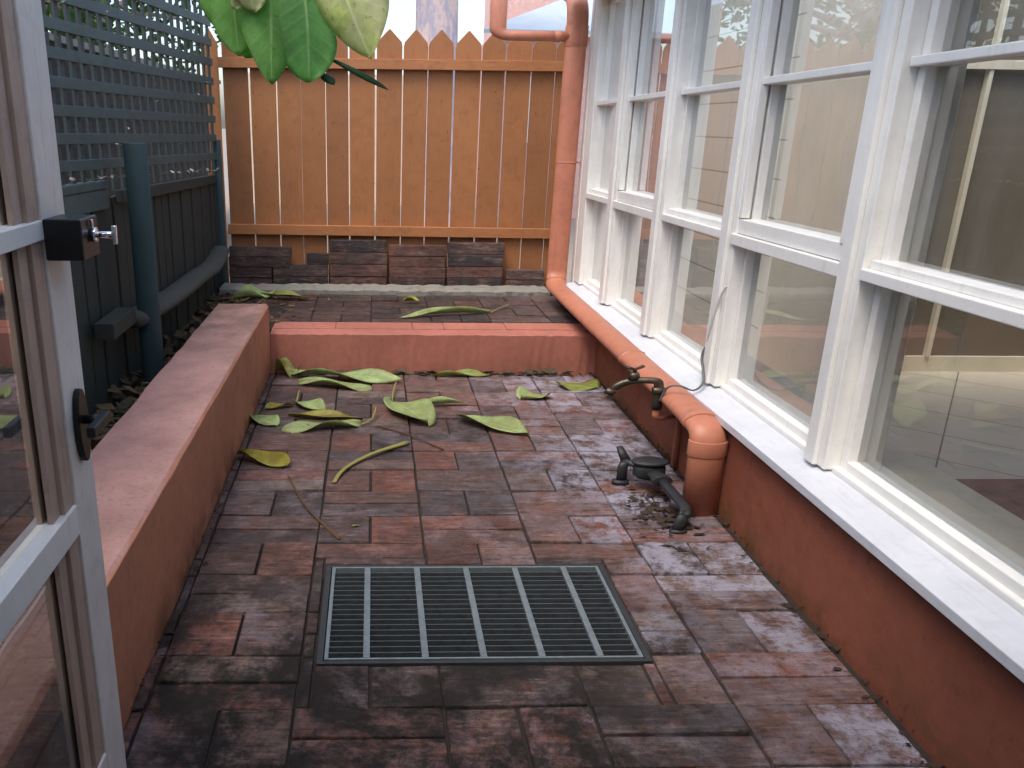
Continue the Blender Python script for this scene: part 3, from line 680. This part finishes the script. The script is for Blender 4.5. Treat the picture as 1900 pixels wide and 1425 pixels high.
fallen((-.263, 2.381), (-.030, 2.349), .050, 'lyellow', 'long yellow green leaf behind the pale long stemmed leaf', seed=9)
fallen((-.034, 2.302), (-.270, 2.250), .062, 'lpale', 'long pale leaf with a stem rising to the right near the yellow leaf', seed=10, wave=.2, stem=[(0., 2.33, .015), (.012, 2.39, .03)])
fallen((.066, 2.500), (.170, 2.290), .100, 'lpale', 'large pale green folded leaf in the middle of the paving', curl=.30, seed=11, lift=.010, stem=[(.07, 2.57, .02), (.083, 2.65, .03)])
fallen((.148, 2.465), (.320, 2.503), .026, 'lpale', 'rolled narrow pale leaf pointing right in the middle of the paving', curl=1.1, wave=.05, seed=12, bend=.06)
fallen((.278, 2.365), (.463, 2.206), .085, 'lpale', 'large pale green leaf with a long narrow tip right of the middle', seed=13, shape=.72, curl=.28, lift=.007)
fallen((-.364, 2.066), (-.223, 1.979), .075, 'lyellow', 'yellow green leaf half brown beside the planter wall', seed=14, curl=.3, lift=.008)
fallen((-.350, 2.845), (-.270, 2.795), .060, 'lolive', 'small crumpled olive leaf in the corner of planter wall and step', seed=15, curl=.7, wave=.5, lift=.012)
fallen((-.595, 3.391), (-.430, 3.505), .085, 'lpale', 'pale green leaf on the left end of the terrace', z=ZT, seed=16, wave=.3, curl=.3, lift=.010)
fallen((-.487, 3.475), (-.277, 3.414), .060, 'lolive', 'brownish olive leaf on the terrace beside the pale leaf', z=ZT, seed=17, curl=.4, lift=.008)
fallen((.130, 3.363), (.199, 3.365), .050, 'lyellow', 'small yellowish leaf in the middle of the terrace', z=ZT, seed=18, curl=.5, lift=.012)
fallen((.480, 3.19), (.105, 3.09), .040, 'lpale', 'long rolled pale leaf lying along the front of the terrace', z=ZT, seed=19, curl=.9, lift=.004, shape=.75, stem=[(.52, 3.25, .008), (.58, 3.32, .012)])
fallen((-.046, 1.650), (-.028, 1.652), .009, 'lolive', 'tiny leaf scrap on a brick behind the drain grate', seed=20)
tag(MB().tube([(-.097, 1.884, .005), (-.072, 1.962, .009), (0, 2.06, .010), (.100, 2.146, .008)], [.0034, .0034, .0040, .0062], seg=8, smooth=5).build('leaf_stalk', 'greenstem'), 'thick curved green leaf stalk lying in the middle of the paving', 'leaf stalk')
tag(MB().tube([(.016, 2.293, .004), (.11, 2.215, .006), (.201, 2.106, .004)], .0018, seg=6).build('twig', 'twig'), 'thin dark straight twig under the large folded leaf', 'twig')
tag(MB().tube([(-.218, 1.927, .004), (-.154, 1.743, .005), (-.071, 1.591, .004)], [.0015, .0018, .0024], seg=6, smooth=5).build('twig', 'twig'), 'thin curved brown twig on the bricks behind the drain grate', 'twig')

# ---- litter, weeds and added glint flecks (nobody could count them)
def litter(name, mat, n, fn, smin, smax, label, cat, up=.5):
    mb = MB(); mb.c = []; mb.sm = False
    for i in range(n):
        x, y, z = fn(); l = random.uniform(smin, smax); a = random.uniform(0, 6.3); t = random.uniform(-up, up)
        d = Vector((math.cos(a) * math.cos(t), math.sin(a) * math.cos(t), abs(math.sin(t)))); sdv = Vector((-math.sin(a), math.cos(a), random.uniform(-.4, .4))) * l * random.uniform(.15, .35)
        P = Vector((x, y, z)); q = [P, P + d * l * .5 + sdv, P + d * l, P + d * l * .5 - sdv + Vector((0, 0, l * .12))]
        k0 = len(mb.v); mb.v += [(P.x + (v.x - P.x) * K, v.y, v.z) for v in q]; mb.f.append((k0, k0 + 1, k0 + 2, k0 + 3)); mb.c += [(.5, random.random(), 0, 1)] * 4
    return tag(mb.build(name, mat), label, cat, kind='stuff')
R_ = random.uniform
def _lat():
    y = R_(1.5, 3.6); zz = (.745 - .07 * max(0, (y - 1.86) / 1.79)) if random.random() < .55 else R_(.75, 1.2)
    return (-.712 + .03 * max(0, (y - 1.86) / 1.79) + R_(-.006, .012), y, zz)
litter('leaf_litter', 'litter', 900, lambda: (R_(-.70, -.565), R_(1.0, 2.8), R_(.10, .17)), .01, .045, 'dry leaf litter and twigs behind the planter wall', 'leaf litter', 1.0)
litter('weeds', 'weed', 420, lambda: (R_(-.69, -.58), R_(1.3, 3.5), R_(.10, .165)), .012, .04, 'dull green weeds in the gap behind the planter wall', 'weeds', 1.4)
def _edge():
    r = random.random()
    if r < .5: return (.832 - abs(random.gauss(0, .012)), R_(.5, 2.82), .003)
    if r < .8: return (R_(-.37, .83), 2.845 - abs(random.gauss(0, .022)), .003)
    return (-.372 + abs(random.gauss(0, .01)), R_(1.0, 2.82), .003)
litter('debris', 'crumb', 520, _edge, .003, .015, 'crumbs and debris in the corners of the paving', 'debris', .5)
litter('terrace_litter', 'litter', 500, lambda: (-.70 + abs(random.gauss(0, .16)), R_(2.95, 3.53), ZT + .003), .006, .030, 'dead leaf scraps on the left of the terrace', 'leaf litter', .7)
litter('step_litter', 'weed', 160, lambda: (R_(-.3, .75), 2.845 - abs(random.gauss(0, .010)), .003), .01, .035, 'greenish shreds of leaf along the foot of the step', 'leaf litter', .6)
litter('meter_litter', 'crumb', 170, lambda: (.70 + random.gauss(0, .035), 1.70 + random.gauss(0, .07), .003), .005, .022, 'dead leaf scraps around the water meter', 'leaf litter', .6)

litter('lattice_glints', 'glintfleck', 120, _lat, .006, .022, 'pale flecks standing in for sun glints on the green lattice', 'leaf litter', 1.0)  # flecks added in place of sun glints

# ================================================================ hanging branch
hb = thing('hanging_branch', 'leafy branch with big green leaves hanging into the top left of the view', 'branch', (-.15, 1.75, 1.30))
YB = 1.70
MB().tube([(-1.2, 2.0, 1.25), (-.7, 1.85, 1.30), (-.30, 1.72, 1.27), (-.05, 1.70, 1.22), (.10, 1.70, 1.24)], [.016, .012, .009, .006, .004], seg=10, smooth=5).build('twig', 'twig', hb)
def hang(base, tip, W, mat, ang=0., curl=-.24, bend=.06, seed=0, wave=.13, shape=1.0):
    d = Vector(((tip[0] - base[0]) / K, tip[1] - base[1], tip[2] - base[2])).normalized()
    n0 = Vector((math.sin(ang), -math.cos(ang), 0)); sd_ = d.cross(n0).normalized(); up = sd_.cross(d).normalized()
    return MB().leaf(base, tip, W, sd_, up, curl, wave * 1.2, bend, 0, seed=seed, shape=shape * 1.4, nu=24, pw=.64).build('leaf', mat, hb, thick=.0006)
hang((-.200, 1.70, 1.235), (-.198, 1.675, .949), .066, 'lgreen', .15, seed=31, shape=.85)
hang((-.262, 1.715, 1.26), (-.262, 1.70, 1.002), .062, 'lgreen', -.2, seed=32)
hang((-.150, 1.70, 1.215), (-.126, 1.685, .955), .070, 'lgreen2', .35, seed=33, shape=1.15)
hang((-.085, 1.69, 1.24), (-.006, 1.665, .998), .082, 'lbright', -.45, seed=34, curl=-.22, shape=1.1)
hang((-.255, 1.75, 1.17), (-.248, 1.73, 1.000), .045, 'lgreen', .8, seed=35)
hang((-.31, 1.74, 1.26), (-.292, 1.71, 1.045), .055, 'lgreen', .1, seed=36)
hang((-.10, 1.71, 1.008), (.030, 1.70, .944), .010, 'ldark', .2, seed=37, wave=.02)
hang((-.115, 1.71, .985), (-.078, 1.70, .952), .014, 'ldark', .6, seed=38)
hang((-.20, 1.78, 1.28), (-.175, 1.78, 1.02), .06, 'lgreen2', 1.0, seed=39)
hang((-.27, 1.66, 1.26), (-.225, 1.66, 1.075), .05, 'lbright', .3, seed=40)
hang((-.225, 1.68, 1.16), (-.262, 1.67, 1.082), .024, 'lbright', .5, seed=41)
hang((-.160, 1.72, 1.13), (-.172, 1.72, 1.062), .020, 'lgreen', .2, seed=42)
for q in ((-.20, -.198), (-.15, -.142), (-.085, -.070)):
    MB().tube([(q[0], 1.70, 1.262), (q[1], 1.69, 1.20)], .0022, seg=6).build('leaf_stem', 'greenstem', hb)
MB().tube([(-.16, 1.71, 1.22), (-.135, 1.715, 1.10), (-.10, 1.71, 1.008)], .0018, seg=6).build('leaf_stem', 'greenstem', hb)

# ================================================================ trees beyond
def tree(name, label, x, y, zc, rx, ry, rz, n, mat, trunk_r, ls=.05, seed=0, group=None):
    rd = random.Random(seed); t = thing(name, label, 'tree', (x, y, -.12), group)
    tr = MB().tube([(x, y, -.12), (x + .04, y + .02, zc * .5), (x - .02, y, zc)], [trunk_r, trunk_r * .8, trunk_r * .5], seg=12, smooth=4)
    cl = []
    for i in range(46):
        while True:
            p = Vector((rd.uniform(-1, 1), rd.uniform(-1, 1), rd.uniform(-1, 1)))
            if .25 < p.length < 1: break
        cl.append((x + p.x * rx, y + p.y * ry, zc + p.z * rz, rd.uniform(.5, 1)))
    for c in cl[:14]: tr.tube([(x, y, zc * .75), ((x + c[0]) / 2, (y + c[1]) / 2, (zc * .85 + c[2]) / 2), c[:3]], [trunk_r * .35, trunk_r * .2, trunk_r * .08], seg=6, smooth=3)
    tr.build('trunk', 'bark', t)
    mb = MB(); mb.c = []
    for i in range(n):
        c = cl[rd.randrange(len(cl))]; q = Vector((rd.gauss(0, 1), rd.gauss(0, 1), rd.gauss(0, .8))) * c[3]
        P = Vector((c[0] + q.x * rx * .17, c[1] + q.y * ry * .17, c[2] + q.z * rz * .17)); l = ls * rd.uniform(.6, 1.3)
        a = rd.uniform(0, 6.3); t_ = rd.uniform(-1.2, .3); d = Vector((math.cos(a) * math.cos(t_), math.sin(a) * math.cos(t_), math.sin(t_)))
        s_ = Vector((-math.sin(a), math.cos(a), rd.uniform(-.6, .6))) * l * .3
        k0 = len(mb.v); mb.v += [tuple(P), tuple(P + d * l * .5 + s_), tuple(P + d * l), tuple(P + d * l * .5 - s_)]; mb.f.append((k0, k0 + 1, k0 + 2, k0 + 3)); mb.c += [(.5, rd.random(), 0, 1)] * 4
    mb.build('crown', mat, t); return t
tree('broadleaf_tree', 'broad green tree leaning over the lattice fence from next door', -2.3, 2.7, 2.05, 1.15, 1.9, .85, 4400, 'lcrown', .09, .10, 1)
tree('broadleaf_tree', 'dark green tree far behind the picket fence on the left', -2.6, 7.5, 2.1, 1.6, 1.4, 1.1, 4000, 'lcrown2', .12, .12, 2)
bt = thing('street_tree', 'mottled pinkish tree trunk rising beyond the picket fence', 'tree', (.50, 7.0, -.12))
MB().tube([(.50, 7.0, -.12), (.485, 7.0, .9), (.505, 7.0, 1.6), (.49, 7.0, 2.4), (.47, 7.05, 3.4)], [.13, .105, .096, .092, .085], seg=20, smooth=5).build('trunk', 'bark', bt)
mb = MB(); mb.c = []; rd = random.Random(9)
for i in range(3500):
    P = Vector((.5 + rd.gauss(0, .8), 7.1 + rd.gauss(0, .8), 4.1 + rd.gauss(0, .45))); l = .14 * rd.uniform(.6, 1.2); a = rd.uniform(0, 6.3)
    d = Vector((math.cos(a), math.sin(a), rd.uniform(-1, .2))); s_ = Vector((-math.sin(a), math.cos(a), rd.uniform(-.5, .5))) * l * .3; k0 = len(mb.v)
    mb.v += [tuple(P), tuple(P + d * l * .5 + s_), tuple(P + d * l), tuple(P + d * l * .5 - s_)]; mb.f.append((k0, k0 + 1, k0 + 2, k0 + 3)); mb.c += [(.5, rd.random(), 0, 1)] * 4
mb.build('crown', 'lcrown', bt)
tag(box(-1.66, 9, 10.6, 10.8, -.12, 1.45).build('street_wall', 'streetwall'), 'beige wall across the street glimpsed between the pickets', 'wall')
# house across the street
hs_ = thing('neighbour_house', 'pinkish house with a grey roof beyond the picket fence', 'house', (2.2, 9.5, -.12))
box(1.30, 4.2, 9.3, 12, -.12, 1.80).build('wall', 'pinkwall', hs_)
MB().add([(1.15, 9.1, 1.80), (4.4, 9.1, 1.80), (4.4, 10.6, 2.35), (2.4, 10.6, 2.35), (1.15, 9.1, 1.84), (4.4, 9.1, 1.84), (4.4, 10.6, 2.39), (2.4, 10.6, 2.39)], [(0, 3, 2, 1), (4, 5, 6, 7), (0, 1, 5, 4), (1, 2, 6, 5), (2, 3, 7, 6), (3, 0, 4, 7)]).build('roof', 'roofgrey', hs_)
box(1.6, 1.9, 9.26, 9.299, .7, 1.4).build('window', 'white', hs_)
h2 = thing('distant_house', 'pink brick house wall far behind the picket fence', 'house', (1.0, 14, -.12))
box(2.15, 5, 14, 17, -.12, 3.6).build('wall', 'pinkwall', h2)
